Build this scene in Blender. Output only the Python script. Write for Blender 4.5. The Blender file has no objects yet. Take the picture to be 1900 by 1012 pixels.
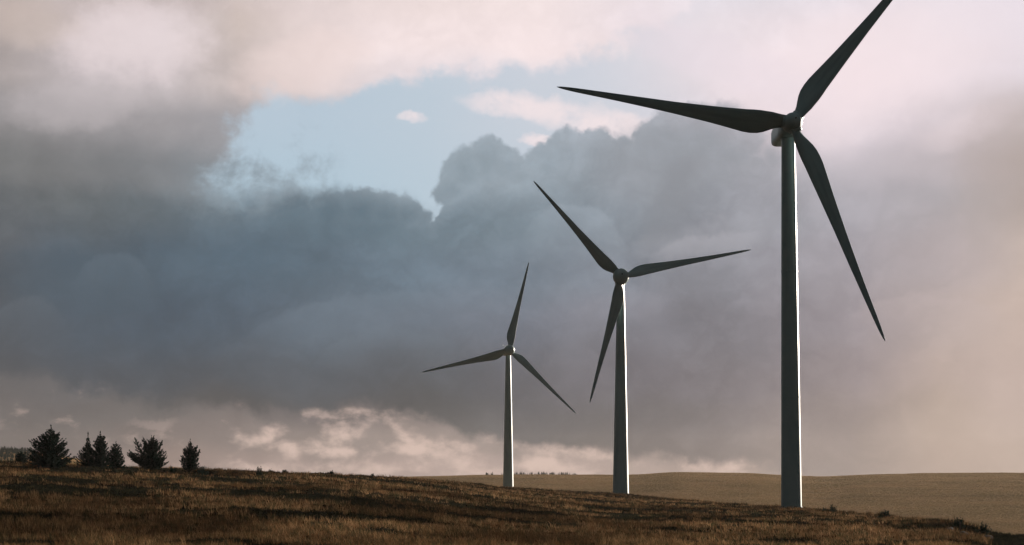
import bpy, bmesh, math, random
import numpy as np
from mathutils import Vector, Matrix, noise as mnoise

S = bpy.context.scene
COL = S.collection
F = 2639.0                 # focal length in photo pixels (50 mm on 36 mm, 1900 px wide)
HOR = 890.0                # photo row of the horizon
EYE = 3.0                  # camera height above the ground it stands on (m)
R = math.radians

# ------------------------------------------------------------------ camera
cd = bpy.data.cameras.new('camera')
cam = bpy.data.objects.new('camera', cd); COL.objects.link(cam); S.camera = cam
cd.sensor_width = 36.0; cd.lens = 36.0 * F / 1900.0
cd.clip_start = 0.5; cd.clip_end = 20000
cam.location = (0, 0, 0); cam.rotation_euler = (R(90), 0, 0)
cd.shift_y = (HOR - 506.0) / 1900.0
cd.dof.use_dof = True; cd.dof.focus_distance = 300; cd.dof.aperture_fstop = 1.4

# ------------------------------------------------------------------ exposure
EXPO = 1.0
S.view_settings.view_transform = 'Standard'; S.view_settings.look = 'None'
S.view_settings.gamma = 1.0; S.view_settings.exposure = EXPO
S.view_settings.use_curve_mapping = False

# ------------------------------------------------------------------ sun
SUN_AZ, SUN_EL = 42.0, 9.0        # degrees right of the view, above the horizon
sd = bpy.data.lights.new('sun', 'SUN'); sd.energy = 5.0; sd.angle = R(0.6)
sd.color = (1.0, 0.88, 0.74)
sun = bpy.data.objects.new('sun', sd); COL.objects.link(sun)
sv = Vector((math.sin(R(SUN_AZ)) * math.cos(R(SUN_EL)), math.cos(R(SUN_AZ)) * math.cos(R(SUN_EL)), math.sin(R(SUN_EL))))
sun.rotation_euler = sv.to_track_quat('Z', 'Y').to_euler()

# ------------------------------------------------------------------ node helper
class NT:
    def __init__(s, tree): s.t = tree; s.n = tree.nodes; s.l = tree.links
    def node(s, kind, **kw):
        n = s.n.new(kind)
        for k, v in kw.items(): setattr(n, k, v)
        return n
    def put(s, sock, v):
        if isinstance(v, bpy.types.NodeSocket): s.l.new(v, sock)
        elif v is not None: sock.default_value = v
    def m(s, op, a, b=None, c=None, clamp=False):
        n = s.node('ShaderNodeMath', operation=op, use_clamp=clamp)
        s.put(n.inputs[0], a); s.put(n.inputs[1], b); s.put(n.inputs[2], c)
        return n.outputs[0]
    def add(s, a, b): return s.m('ADD', a, b)
    def sub(s, a, b): return s.m('SUBTRACT', a, b)
    def mul(s, a, b): return s.m('MULTIPLY', a, b)
    def step(s, v, lo, hi):       # smoothstep lo..hi
        n = s.node('ShaderNodeMapRange', interpolation_type='SMOOTHSTEP')
        s.put(n.inputs[0], v); s.put(n.inputs[1], lo); s.put(n.inputs[2], hi)
        return n.outputs[0]
    def lin(s, v, lo, hi, a=0.0, b=1.0):
        n = s.node('ShaderNodeMapRange', clamp=True)
        s.put(n.inputs[0], v); s.put(n.inputs[1], lo); s.put(n.inputs[2], hi); s.put(n.inputs[3], a); s.put(n.inputs[4], b)
        return n.outputs[0]
    def mix(s, f, a, b, mode='MIX'):
        n = s.node('ShaderNodeMix', data_type='RGBA', blend_type=mode)
        s.put(n.inputs[0], f)
        s.put(n.inputs[6], a if isinstance(a, bpy.types.NodeSocket) else (*a[:3], 1))
        s.put(n.inputs[7], b if isinstance(b, bpy.types.NodeSocket) else (*b[:3], 1))
        return n.outputs[2]
    def scale(s, c, f):           # colour * float
        n = s.node('ShaderNodeVectorMath', operation='SCALE')
        s.put(n.inputs[0], c); s.put(n.inputs[3], f)
        return n.outputs[0]
    def xyz(s, x, y, z=0.0):
        n = s.node('ShaderNodeCombineXYZ'); s.put(n.inputs[0], x); s.put(n.inputs[1], y); s.put(n.inputs[2], z)
        return n.outputs[0]
    def noise(s, vec, scale, detail=5.0, rough=0.55, dist=0.0, col=False):
        n = s.node('ShaderNodeTexNoise', noise_dimensions='3D')
        s.put(n.inputs['Vector'], vec); n.inputs['Scale'].default_value = scale
        n.inputs['Detail'].default_value = detail; n.inputs['Roughness'].default_value = rough
        n.inputs['Distortion'].default_value = dist
        return n.outputs['Color' if col else 'Fac']
    def curve(s, v, pts):         # v already 0..1 -> 0..1
        n = s.node('ShaderNodeFloatCurve'); s.put(n.inputs['Value'], v); n.inputs['Factor'].default_value = 1
        c = n.mapping.curves[0]
        pts = sorted(pts)
        c.points[0].location = pts[0]; c.points[1].location = pts[-1]
        for p in pts[1:-1]: c.points.new(*p)
        for p in c.points: p.handle_type = 'AUTO_CLAMPED'
        n.mapping.update()
        return n.outputs[0]
    def ramp(s, v, stops):
        n = s.node('ShaderNodeValToRGB'); s.put(n.inputs[0], v)
        e = n.color_ramp.elements
        while len(e) > 1: e.remove(e[0])
        e[0].position = stops[0][0]; e[0].color = (*stops[0][1], 1)
        for p, c in stops[1:]:
            q = e.new(p); q.color = (*c, 1)
        n.color_ramp.interpolation = 'LINEAR'
        return n.outputs[0]

def lin1(v):
    v = v / 255.0
    return v / 12.92 if v <= 0.04045 else ((v + 0.055) / 1.055) ** 2.4
def srgb(c): return tuple(lin1(v) for v in c)

def ae(x, y):              # photo pixel -> azimuth, elevation of that direction (degrees)
    a = math.atan((x - 950.0) / F)
    e = math.atan((HOR - y) * math.cos(a) / F)
    return math.degrees(a), math.degrees(e)

# ------------------------------------------------------------------ world: Nishita sky under layered clouds
w = bpy.data.worlds.new('World'); S.world = w; w.use_nodes = True
T = NT(w.node_tree); T.n.clear()
geo = T.node('ShaderNodeTexCoord'); D = geo.outputs['Generated']
sp = T.node('ShaderNodeSeparateXYZ'); T.put(sp.inputs[0], D)
AZ = T.mul(T.m('ARCTAN2', sp.outputs[0], sp.outputs[1]), 57.29578)
EL = T.mul(T.m('ARCSINE', sp.outputs[2]), 57.29578)
P = T.xyz(AZ, EL)

def warp(scale, amp, detail=5.0, rough=0.55, sx=1.0, seed=0.0):
    v = T.xyz(T.mul(AZ, sx), EL, seed)
    n = T.noise(v, scale, detail, rough, col=True)
    q = T.node('ShaderNodeSeparateColor'); T.put(q.inputs[0], n)
    a = T.add(AZ, T.mul(T.sub(q.outputs[0], 0.5), amp * 2))
    e = T.add(EL, T.mul(T.sub(q.outputs[1], 0.5), amp * 2))
    return a, e
AZs, ELs = warp(0.16, 1.6, 3.0, 0.5, seed=3.1)       # large soft warp for colour fields
AZm, ELm = warp(0.45, 1.15, 7.0, 0.60, seed=11.0)    # edges of cloud banks
AZb, ELb = warp(0.75, 0.55, 7.0, 0.62, seed=27.0)    # billow edges

A0, A1 = -26.0, 26.0
def n_az(v): return T.lin(v, A0, A1)
def edge(az_sock, pts):            # polyline in photo pixels -> elevation (deg) for each azimuth
    q = []
    for x, y in pts:
        a, e = ae(x, y); q.append(((a - A0) / (A1 - A0), (e + 5) / 35.0))
    q = [(0.0, q[0][1])] + q + [(1.0, q[-1][1])]
    return T.sub(T.mul(T.curve(n_az(az_sock), q), 35.0), 5.0)

COLS = [0, 150, 300, 450, 600, 800, 1000, 1200, 1400, 1600, 1750, 1900]
def field(az_sock, el_sock, rows):
    """rows: list of (photo row, {x: rgb}); bilinear colour field over azimuth / elevation"""
    ys = [r[0] for r in rows]
    tab = []
    for y, d in rows:
        xs = sorted(d); arr = np.array([[lin1(v) ** (1 / 2.2) for v in d[x]] for x in xs])
        tab.append([[np.interp(x, xs, arr[:, k]) for k in range(3)] for x in COLS])
    tab = np.array(tab)
    def sample(x, y):
        return [np.interp(y, ys, [np.interp(x, COLS, tab[j, :, k]) for j in range(len(ys))]) ** 2.2 for k in range(3)]
    els = [ae(950, y)[1] for y in ys]                 # rows descend in elevation
    out = None
    u = n_az(az_sock)
    for j, e in enumerate(els):
        stops = []
        for x in COLS:
            a = math.degrees(math.atan((x - 950) / F))
            y = HOR - F * math.tan(R(e)) / math.cos(R(a))
            stops.append(((a - A0) / (A1 - A0), sample(x, y)))
        c = T.ramp(u, stops)
        if out is None: out = c
        else:
            f = T.step(el_sock, e, els[j - 1])        # 1 at the row above
            out = T.mix(f, c, out)
    return out

upper = field(AZs, ELs, [
 (-60, {0:(186,172,168), 400:(205,190,188), 800:(236,220,220), 1200:(228,221,230), 1500:(218,216,228), 1900:(224,218,230)}),
 (0,   {0:(187,172,167), 200:(200,188,186), 400:(206,190,187), 600:(226,211,209), 800:(238,222,220), 1000:(246,231,231), 1200:(234,224,231), 1400:(216,215,226), 1600:(226,218,227), 1900:(226,219,230)}),
 (80,  {0:(184,172,168), 150:(215,202,203), 260:(226,215,219), 330:(216,208,212), 430:(207,192,184), 600:(231,215,213), 800:(243,227,227), 1000:(246,230,231), 1200:(238,226,231), 1400:(232,222,230), 1600:(241,226,231), 1900:(228,220,231)}),
 (160, {0:(166,160,161), 200:(194,188,192), 400:(196,184,181), 600:(224,210,209), 800:(222,214,220), 1000:(222,218,227), 1200:(232,222,229), 1400:(238,223,228), 1600:(240,222,227), 1750:(230,217,223), 1900:(216,205,210)}),
 (240, {0:(138,136,137), 200:(148,145,147), 400:(150,149,153), 600:(175,183,194), 1000:(206,209,219), 1200:(221,215,223), 1400:(226,214,220), 1600:(216,206,213), 1750:(208,197,201), 1900:(186,173,168)}),
 (340, {0:(112,114,115), 200:(118,120,123), 400:(128,134,140), 600:(150,165,175), 1000:(178,188,198), 1200:(192,191,199), 1400:(196,190,197), 1600:(190,183,189), 1750:(186,176,178), 1900:(178,163,158)}),
])
lower = field(AZs, ELs, [
 (200, {0:(150,147,148), 200:(156,152,154), 450:(152,150,154), 800:(150,162,172), 1000:(160,170,180), 1200:(168,170,178), 1300:(174,173,181), 1400:(192,186,193), 1500:(214,204,210), 1600:(222,209,215), 1900:(196,183,181)}),
 (300, {0:(120,121,121), 200:(127,128,129), 400:(126,131,136), 600:(130,142,150), 800:(140,155,165), 1000:(150,162,172), 1200:(158,163,171), 1300:(152,156,163), 1450:(166,166,173), 1600:(180,175,182), 1750:(184,176,180), 1900:(172,159,155)}),
 (400, {0:(97,102,107), 200:(104,111,115), 400:(99,115,127), 600:(101,120,133), 800:(114,131,143), 1000:(128,142,153), 1200:(140,147,156), 1400:(157,158,166), 1600:(169,166,173), 1750:(176,170,173), 1900:(184,169,162)}),
 (500, {0:(92,97,104), 150:(84,98,111), 400:(86,105,120), 600:(97,114,128), 800:(112,128,142), 1000:(122,134,147), 1200:(137,142,152), 1400:(150,149,157), 1600:(166,160,166), 1750:(187,173,172), 1900:(196,179,170)}),
 (600, {0:(82,90,99), 200:(80,93,106), 400:(88,103,118), 600:(99,112,125), 800:(111,121,134), 1000:(121,126,138), 1200:(134,134,143), 1400:(146,142,149), 1600:(162,153,158), 1750:(190,174,169), 1900:(200,180,170)}),
 (700, {0:(86,88,93), 200:(78,84,92), 400:(80,88,97), 600:(86,92,100), 800:(94,98,105), 1000:(107,107,114), 1200:(128,124,131), 1400:(141,134,138), 1600:(160,148,149), 1750:(192,173,164), 1900:(198,178,169)}),
 (770, {0:(92,91,92), 400:(82,83,86), 600:(84,85,88), 800:(91,92,95), 1000:(107,106,110), 1200:(121,117,120), 1400:(138,130,131), 1600:(158,145,142), 1750:(189,170,158), 1900:(196,176,166)}),
 (860, {0:(98,96,96), 600:(98,97,98), 1000:(114,110,110), 1200:(130,122,121), 1400:(147,136,133), 1600:(160,146,140), 1750:(184,164,152), 1900:(188,168,156)}),
])
low = field(AZs, ELs, [
 (690, {0:(108,106,108), 400:(108,107,110), 700:(112,110,114), 1900:(150,140,140)}),
 (760, {0:(110,105,105), 300:(112,108,108), 500:(120,113,114), 700:(126,118,119), 900:(128,120,120), 1400:(140,131,130), 1900:(190,167,150)}),
 (820, {0:(112,105,103), 300:(122,112,110), 450:(138,127,124), 550:(154,141,136), 700:(162,148,142), 900:(166,151,145), 1100:(168,153,147), 1300:(163,149,143), 1600:(160,146,140), 1900:(190,166,148)}),
 (875, {0:(134,119,112), 300:(150,131,124), 500:(172,153,146), 800:(190,169,161), 1000:(195,174,166), 1200:(192,172,163), 1400:(180,162,153), 1600:(166,150,141), 1900:(190,166,146)}),
])

# clear sky: a Nishita sky blended with the pale grade of the evening air
nish = T.node('ShaderNodeTexSky', sky_type='NISHITA', sun_disc=False)
nish.sun_elevation = R(SUN_EL); nish.sun_rotation = R(SUN_AZ); nish.air_density = 1.2; nish.dust_density = 2.0
nish_c = T.scale(nish.outputs[0], 0.10)
gapcol = field(AZ, EL, [
 (0,   {0:(200,206,216), 600:(196,208,220), 1000:(210,213,224), 1400:(216,216,227), 1900:(224,218,230)}),
 (200, {0:(180,198,213), 600:(184,201,216), 900:(194,206,218), 1000:(203,209,220), 1200:(210,213,223), 1900:(215,212,224)}),
 (380, {0:(168,192,208), 600:(179,201,216), 900:(188,203,216), 1200:(200,206,217), 1900:(205,205,216)}),
])
clear = T.scale(T.mix(0.06, gapcol, nish_c), 1.03)

# relief inside the clouds
r1 = T.noise(T.xyz(T.mul(AZs, 0.8), ELs, 5.0), 0.22, 5.0, 0.55, dist=0.3)
r2 = T.noise(T.xyz(T.mul(T.add(AZm, ELm), 0.38), T.mul(T.sub(ELm, T.mul(AZm, 0.55)), 0.85), 9.0), 0.50, 6.0, 0.52)
r3 = T.m('ABSOLUTE', T.sub(T.noise(T.xyz(T.mul(AZm, 0.8), ELm, 31.0), 0.75, 6.0, 0.58), 0.5))
r3 = T.mul(r3, 2.0)
calm = T.lin(AZ, 9.0, 18.0, 1.0, 0.3)
def relief(c, a1, a2):
    f = T.add(1.0, T.add(T.mul(T.sub(r1, 0.5), a1), T.add(T.mul(T.sub(r2, 0.5), a2), T.mul(T.sub(r3, 0.22), a2 * 0.9))))
    f = T.add(1.0, T.mul(T.sub(f, 1.0), calm))
    return T.scale(c, f)
up_c = relief(upper, 0.34, 0.24)
up_c = T.mix(T.mul(T.step(AZ, ae(380,0)[0], ae(620,0)[0]), T.mul(T.step(EL, 13.5, 17.0), 0.30)), up_c, srgb((252,234,233)))
lo_c = relief(lower, 0.62, 0.42)

# 1 gap of clear sky under the pink bank
E1 = edge(AZm, [(380,185),(480,172),(560,165),(680,158),(780,140),(900,125),(1000,108),(1120,85),(1200,62),(1260,30),(1300,-30),(1500,-120)])
fn = T.noise(T.xyz(T.mul(AZ, 0.8), EL, 51.0), 1.5, 8.0, 0.62, dist=0.15)
fnc = T.sub(fn, 0.5)
gap = T.step(T.add(T.sub(E1, ELm), T.mul(fnc, 1.1)), -0.25, 0.60)
gl = T.step(T.sub(T.add(AZm, T.mul(fnc, 2.2)), T.lin(EL, ae(950,350)[1], ae(950,160)[1], ae(380,345)[0], ae(488,160)[0])), -0.6, 0.9)
gr = T.sub(1.0, T.step(AZ, ae(1050,0)[0], ae(1420,0)[0]))
gap = T.mul(T.mul(gap, gl), gr)
c = T.mix(gap, up_c, clear)

# 2 small lit cloudlets
def blob(x, y, wx, wy, tilt=0.0, soft=0.8):
    a, e = ae(x, y)
    dx = T.sub(AZb, a); dy = T.sub(T.sub(ELb, e), T.mul(dx, tilt))
    d = T.add(T.m('POWER', T.mul(dx, F / 57.3 / wx), 2), T.m('POWER', T.mul(dy, F / 57.3 / wy), 2))
    return T.sub(1.0, T.step(T.add(d, T.mul(fnc, 1.6)), 1.0 - soft, 1.0 + soft))
for b in [(763,213,24,11,0.0,0.8), (950,196,85,22,-0.10,0.8), (1075,218,110,26,-0.12,0.8), (1150,235,60,26,0,0.8), (992,262,32,10,0.0,0.8)]:
    c = T.mix(T.mul(T.mul(blob(*b), T.lin(fn, 0.3, 0.62, 0.4, 1.0)), 0.95), c, srgb((243,229,231)))
# pink sunlit patches, upper right
for b, col, k in [((1560,150,190,90,0.1,0.95),(244,228,232),0.55), ((1330,110,170,45,-0.35,0.95),(232,220,228),0.5),
                  ((1440,290,60,40,0,0.95),(206,192,197),0.45), ((1790,235,80,30,0.3,0.95),(226,211,214),0.45),
                  ((245,75,125,62,0.1,0.95),(240,225,227),0.65), ((150,190,120,40,0.15,0.95),(205,196,198),0.4), ((60,40,70,40,0,0.95),(206,190,182),0.5), ((560,120,110,50,0.25,0.95),(240,220,216),0.5)]:
    c = T.mix(T.mul(blob(*b), k), c, srgb(col))

# 3 main dark bank
AZe, ELe = warp(1.1, 0.34, 4.0, 0.55, seed=41.0)
e2v = T.noise(T.xyz(AZe, ELe, 6.0), 3.2, 5.0, 0.62, col=True)
q2 = T.node('ShaderNodeSeparateColor'); T.put(q2.inputs[0], e2v)
AZe = T.add(AZe, T.mul(T.sub(q2.outputs[0], 0.5), 0.42)); ELe = T.add(ELe, T.mul(T.sub(q2.outputs[1], 0.5), 0.42))
E2 = edge(AZe, [(250,330),(370,350),(450,354),(520,356),(600,372),(740,384),(785,396),(802,410),(815,392),(860,345),(940,320),(1000,300),(1100,275),(1180,262),(1250,250),(1400,262),(1480,290),(1560,310),(1700,310),(1900,310)])
dd = T.sub(E2, ELe)
for bx, by, br_ in [(425,392,40),(470,392,46),(510,394,48),(545,392,52),(610,398,54),(668,396,52),(715,402,48),(752,404,40),(782,412,26),(838,352,36),(866,318,48),(905,302,47),(942,308,38),(962,330,36),(1012,308,44),(1052,290,50),(1105,286,48),(1150,292,42),(1213,262,42),(1246,240,44),(1292,230,40),(1345,238,50),(1392,262,48),(1435,300,46)]:
    a_, e_ = ae(bx, by)
    vx = T.sub(AZe, a_); vy = T.sub(ELe, e_)
    dist_ = T.m('SQRT', T.add(T.mul(vx, vx), T.mul(vy, vy)))
    dd = T.m('SMOOTH_MAX', dd, T.sub(br_ * 57.3 / F, dist_), 0.12)
sharp = T.step(AZ, ae(430,0)[0], ae(680,0)[0])
sharp = T.mul(sharp, T.sub(1.0, T.step(AZ, ae(1300,0)[0], ae(1480,0)[0])))
soft = T.lin(sharp, 0.0, 1.0, 1.1, 0.20)
k3 = T.m('DIVIDE', T.add(dd, T.mul(soft, 0.35)), T.mul(soft, 1.35), clamp=True)
k3 = T.step(k3, 0.0, 1.0)
# lighter rim just inside the billows
rim = T.mul(T.sub(1.0, T.step(dd, 0.0, 1.1)), T.mul(sharp, 0.16))
lo_c2 = T.mix(rim, lo_c, srgb((190,200,210)))
c = T.mix(k3, c, lo_c2)
# right hand cumulus heads and grey smears in front of the lit haze
for b, col, k in [((1330,440,150,30,0.12,0.95),(165,166,173),0.35), ((1250,300,110,70,0,0.95),(146,151,158),0.40), ((1860,320,80,110,0.2,0.95),(172,160,156),0.40),
                  ((1620,330,150,60,0,0.95),(186,180,186),0.25), ((150,520,130,55,0.0,0.95),(78,94,107),0.5), ((640,400,150,45,0.0,0.95),(98,117,130),0.4), ((1250,370,60,60,1.2,0.95),(140,142,148),0.35)]:
    c = T.mix(T.mul(blob(*b), k), c, srgb(col))
# soft cumulus heads layered inside the bank: lighter along each crest, fading downwards
for pts, col, k_, dep in [
    ([(400,665),(450,625),(520,585),(570,560),(640,552),(700,545),(760,540),(830,548),(900,556),(990,580)], (124,138,152), 0.42, 1.3),
    ([(540,700),(600,650),(650,618),(720,606),(790,612),(850,640),(900,670)], (118,130,142), 0.36, 1.1),
    ([(1180,500),(1215,468),(1260,446),(1310,436),(1350,430),(1385,424),(1410,440),(1440,490)], (182,181,188), 0.45, 1.0),
    ([(960,430),(1000,395),(1050,375),(1100,380),(1140,420),(1180,470)], (166,177,188), 0.38, 1.2),
    ([(-40,600),(10,560),(60,545),(105,565),(135,610)], (108,116,124), 0.40, 1.0),
    ([(120,520),(170,482),(220,470),(270,492),(300,530)], (112,126,138), 0.35, 0.9),
    ([(1020,600),(1090,560),(1160,545),(1240,552),(1300,590)], (160,160,170), 0.30, 1.2),
    ([(1540,600),(1620,560),(1700,545),(1800,556),(1880,590)], (198,184,184), 0.25, 1.4)]:
    Ek = edge(AZe, pts); dk = T.sub(Ek, ELe)
    a_lo = ae(pts[0][0], 0)[0]; a_hi = ae(pts[-1][0], 0)[0]; wdt = (a_hi - a_lo) * 0.3
    win = T.mul(T.step(AZ, a_lo, a_lo + wdt), T.sub(1.0, T.step(AZ, a_hi - wdt, a_hi)))
    kk = T.mul(T.mul(T.step(dk, -0.10, 0.22), T.m('EXPONENT', T.mul(T.m('MAXIMUM', dk, 0.0), -1.0 / dep))), T.mul(win, k_))
    c = T.mix(kk, c, srgb(col))
# wisps torn off into the gap
wn = T.noise(T.xyz(T.add(T.mul(AZs, 0.9), T.mul(ELs, -0.25)), ELs, 2.0), 0.62, 10.0, 0.64)
wreg = T.m('MAXIMUM', blob(480,330,120,60,0.2,0.95), blob(578,290,40,70,-0.3,0.95))
wk = T.mul(T.step(T.add(wn, T.lin(EL, 9.5, 13.0, 0.14, -0.06)), 0.41, 0.70), T.mul(wreg, 0.75))
c = T.mix(wk, c, srgb((134,146,155)))

# 4 lighter low layer under the bank
E3 = edge(AZm, [(-100,670),(0,685),(180,715),(300,745),(420,757),(600,756),(700,754),(800,772),(900,806),(1000,815),(1150,838),(1300,850),(1400,864),(1480,884),(1600,900),(1900,905)])
k4 = T.step(T.sub(E3, ELm), -0.25, 0.45)
k4b = k4
c = T.mix(k4b, c, relief(low, 0.35, 0.30))
pn = T.noise(T.xyz(T.mul(AZ, 0.65), EL, 14.0), 1.05, 8.0, 0.58, dist=0.15)
def blob0(x, y, wx, wy, tilt):
    a, e = ae(x, y); dx = T.sub(AZ, a); dy = T.sub(T.sub(EL, e), T.mul(dx, tilt))
    d = T.add(T.m('POWER', T.mul(dx, F / 57.3 / wx), 2), T.m('POWER', T.mul(dy, F / 57.3 / wy), 2))
    return T.m('EXPONENT', T.mul(d, -0.38))
bias = None
for b in [(508,800,30,15,0.5), (500,840,12,12,0), (532,838,20,14,-0.3), (640,808,50,16,0.5), (625,838,40,10,0), (640,764,70,8,0), (740,798,34,12,-0.9), (790,815,36,16,-0.6), (770,832,40,8,0), (860,828,40,9,-0.4),
          (950,822,50,10,-0.2), (1030,836,70,12,-0.2), (1120,846,70,10,-0.2), (1240,845,50,7,-0.1), (1310,862,60,14,-0.2), (970,864,120,14,0), (560,868,150,10,0)]:
    g_ = blob0(*b); bias = g_ if bias is None else T.m('MAXIMUM', bias, g_)
pk = T.step(T.add(T.mul(bias, 0.50), T.mul(T.sub(pn, 0.5), 2.1)), 0.08, 0.78)
c = T.mix(T.mul(T.mul(pk, k4), 0.92), c, srgb((232,205,192)))
c = T.mix(T.mul(blob(285,784,34,9,0,0.95), 0.25), c, srgb((220,196,186)))

# outside the part the photo shows: overcast that darkens behind the camera and overhead
front = T.sub(1.0, T.step(T.m('ABSOLUTE', AZ), 25.0, 58.0))
elw = T.sub(1.0, T.step(EL, 21.0, 50.0))
BACK = (0.018, 0.034, 0.040); ZEN = (0.11, 0.135, 0.15)
rest = T.mix(T.step(EL, 15.0, 80.0), T.scale(T.mix(0.0, BACK, BACK), T.add(0.6, T.mul(r1, 0.8))), ZEN)
c = T.mix(T.mul(front, elw), rest, c)
hzc = T.add(T.lin(EL, 0.0, 4.5, 0.78, 0.82), T.add(T.lin(EL, 4.5, 10.5, 0.0, 0.15), T.lin(AZ, 6.0, 18.0, 0.0, 0.10)))
c = T.scale(c, T.m('MINIMUM', hzc, 1.0))
c = T.scale(c, 1.0 / 2 ** EXPO)
bgn = T.node('ShaderNodeBackground'); T.put(bgn.inputs[0], c); bgn.inputs[1].default_value = 1.0
wo = T.node('ShaderNodeOutputWorld'); T.l.new(bgn.outputs[0], wo.inputs[0])
w.cycles.sampling_method = 'MANUAL'; w.cycles.sample_map_resolution = 512

# ------------------------------------------------------------------ scene helpers
def tag(o, label=None, cat=None, group=None, kind=None):
    if label: o['label'] = label
    if cat: o['category'] = cat
    if group: o['group'] = group
    if kind: o['kind'] = kind
    return o
def link(name, me, mat=None, parent=None, smooth=True):
    if mat and not me.materials: me.materials.append(mat)
    if smooth: me.polygons.foreach_set('use_smooth', [True] * len(me.polygons))
    o = bpy.data.objects.new(name, me); COL.objects.link(o)
    if parent: o.parent = parent
    return o
def empty(name, loc):
    o = bpy.data.objects.new(name, None); COL.objects.link(o); o.location = loc
    o.empty_display_size = 0.5
    return o
def mesh_np(name, V, faces_tri=None, quads=None):
    me = bpy.data.meshes.new(name)
    fl = []; ls = []
    n3 = 0 if faces_tri is None else len(faces_tri); n4 = 0 if quads is None else len(quads)
    idx = np.concatenate([x.ravel() for x in (faces_tri, quads) if x is not None and len(x)]).astype(np.int32)
    starts = np.concatenate([np.arange(n3) * 3, n3 * 3 + np.arange(n4) * 4]).astype(np.int32)
    me.vertices.add(len(V)); me.vertices.foreach_set('co', np.asarray(V, np.float32).ravel())
    me.loops.add(len(idx)); me.loops.foreach_set('vertex_index', idx)
    me.polygons.add(n3 + n4); me.polygons.foreach_set('loop_start', starts)
    me.update(calc_edges=True); me.validate()
    return me

def vnoise(x, y, seed=0):
    """numpy value noise, 0..1"""
    xi = np.floor(x).astype(np.int64); yi = np.floor(y).astype(np.int64)
    fx = x - xi; fy = y - yi
    fx = fx * fx * (3 - 2 * fx); fy = fy * fy * (3 - 2 * fy)
    def h(a, b):
        n = (a * 374761393 + b * 668265263 + seed * 1442695041) & 0xFFFFFFFF
        n = ((n ^ (n >> 13)) * 1274126177) & 0xFFFFFFFF
        n = n ^ (n >> 16)
        return (n & 0xFFFF) / 65535.0
    return (h(xi, yi) * (1 - fx) + h(xi + 1, yi) * fx) * (1 - fy) + (h(xi, yi + 1) * (1 - fx) + h(xi + 1, yi + 1) * fx) * fy
def fbm(x, y, seed=0, oct=4, g=0.5):
    s = 0; a = 1; t = 0
    for k in range(oct):
        s = s + a * vnoise(x * 2 ** k + 17.3 * k, y * 2 ** k - 9.1 * k, seed + k); t += a; a *= g
    return s / t

# ------------------------------------------------------------------ terrain
CRX = [-1200, -300, 0, 200, 400, 600, 780, 940, 1040, 1150, 1300, 1470, 1640, 1740, 1800, 1835, 1870, 1990, 2600]
CRY = [842, 850, 857, 866, 873.5, 879.5, 889, 904.5, 910.5, 917, 930, 943, 958, 968, 979, 993, 995, 994, 992]
CRD = [210, 212, 215, 218, 222, 235, 262, 330, 380, 428, 330, 236, 172, 146, 134, 128, 122, 118, 110]
FRX = [-1200, -300, 0, 60, 120, 300, 700, 780, 870, 1000, 1130, 1180, 1250, 1400, 1450, 1530, 1600, 1700, 1900, 2600]
FRY = [820, 832, 838, 841, 850, 878, 886, 885, 883, 882.5, 882.5, 882, 877.5, 878.5, 881.5, 884, 881, 879.5, 879, 874]
FAR = 1500.0
def terrain(X, Y, detail=True):
    X = np.asarray(X, float); Y = np.asarray(Y, float)
    r = np.hypot(X, Y); a = np.clip(np.arctan2(X, Y), R(-32), R(32))
    col = 950 + F * np.tan(a); ye = r * np.cos(a)
    k = 14.0                                           # smooth the crest line sideways
    Dc = sum(np.interp(col + d, CRX, CRD) for d in (-40, -20, 0, 20, 40)) / 5
    rowc = sum(np.interp(col + d, CRX, CRY) for d in (-24, -12, 0, 12, 24)) / 5
    rowf = sum(np.interp(col + d, FRX, FRY) for d in (-16, -8, 0, 8, 16)) / 5
    zc = (HOR - rowc) / F * Dc
    # near part
    z60 = -4.1 - 0.25 * np.clip((col - 950) / 900, -1, 1.3)
    z = np.where(ye < 60, -EYE + (z60 + EYE) * (1 - (1 - np.clip(ye / 60, 0, 1)) ** 2), 0)
    t = np.clip((ye - 60) / np.maximum(Dc - 60, 1), 0, 1)
    zz = z60 + (zc - z60) * (t * 1.12 - 0.12 * t ** 2) / 1.0
    z = np.where(ye >= 60, zz, z)
    # behind the crest
    d = np.maximum(ye - Dc, 0)
    m = np.minimum(zc / Dc, 0.0) - 0.030
    m = np.where(Dc > 225, m + 0.012 * np.clip((Dc - 225) / 100, 0, 1), m)
    fall = m * (d ** 2 / (d + 14.0))
    z = z + fall
    # valley and the far hills
    zf = (HOR - rowf) / F * FAR
    val = -34.0
    z = np.where(ye > Dc, np.maximum(z, val + 0 * z), z)
    s = np.clip((ye - 560) / (FAR - 560), 0, 1)
    hill = val + (zf - val) * np.sin(s * math.pi / 2) ** 1.1
    z = np.where(ye > 560, np.maximum(z, hill), z)
    z = np.where(ye > FAR, zf - 0.05 * (ye - FAR) ** 2 / (ye - FAR + 300), z)
    if detail:
        e = np.clip((ye - 12) / 40, 0, 1)
        fade = e * np.clip((700 - ye) / 250, 0, 1)
        z = z + fade * (0.75 * (fbm(X / 21, Y / 21, 5) - 0.5) + 0.55 * (fbm(X / 6.5, Y / 6.5, 9, 3) - 0.5) + 0.26 * (fbm(X / 1.6, Y / 1.6, 14, 2) - 0.5))
        ff = np.clip((ye - 700) / 300, 0, 1)
        z = z + ff * (3.0 * (fbm(X / 160, Y / 160, 21) - 0.5) + 0.8 * (fbm(X / 30, Y / 30, 33, 3) - 0.5))
    return z
def tz(x, y): return float(terrain(np.array([x]), np.array([y]))[0])

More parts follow.
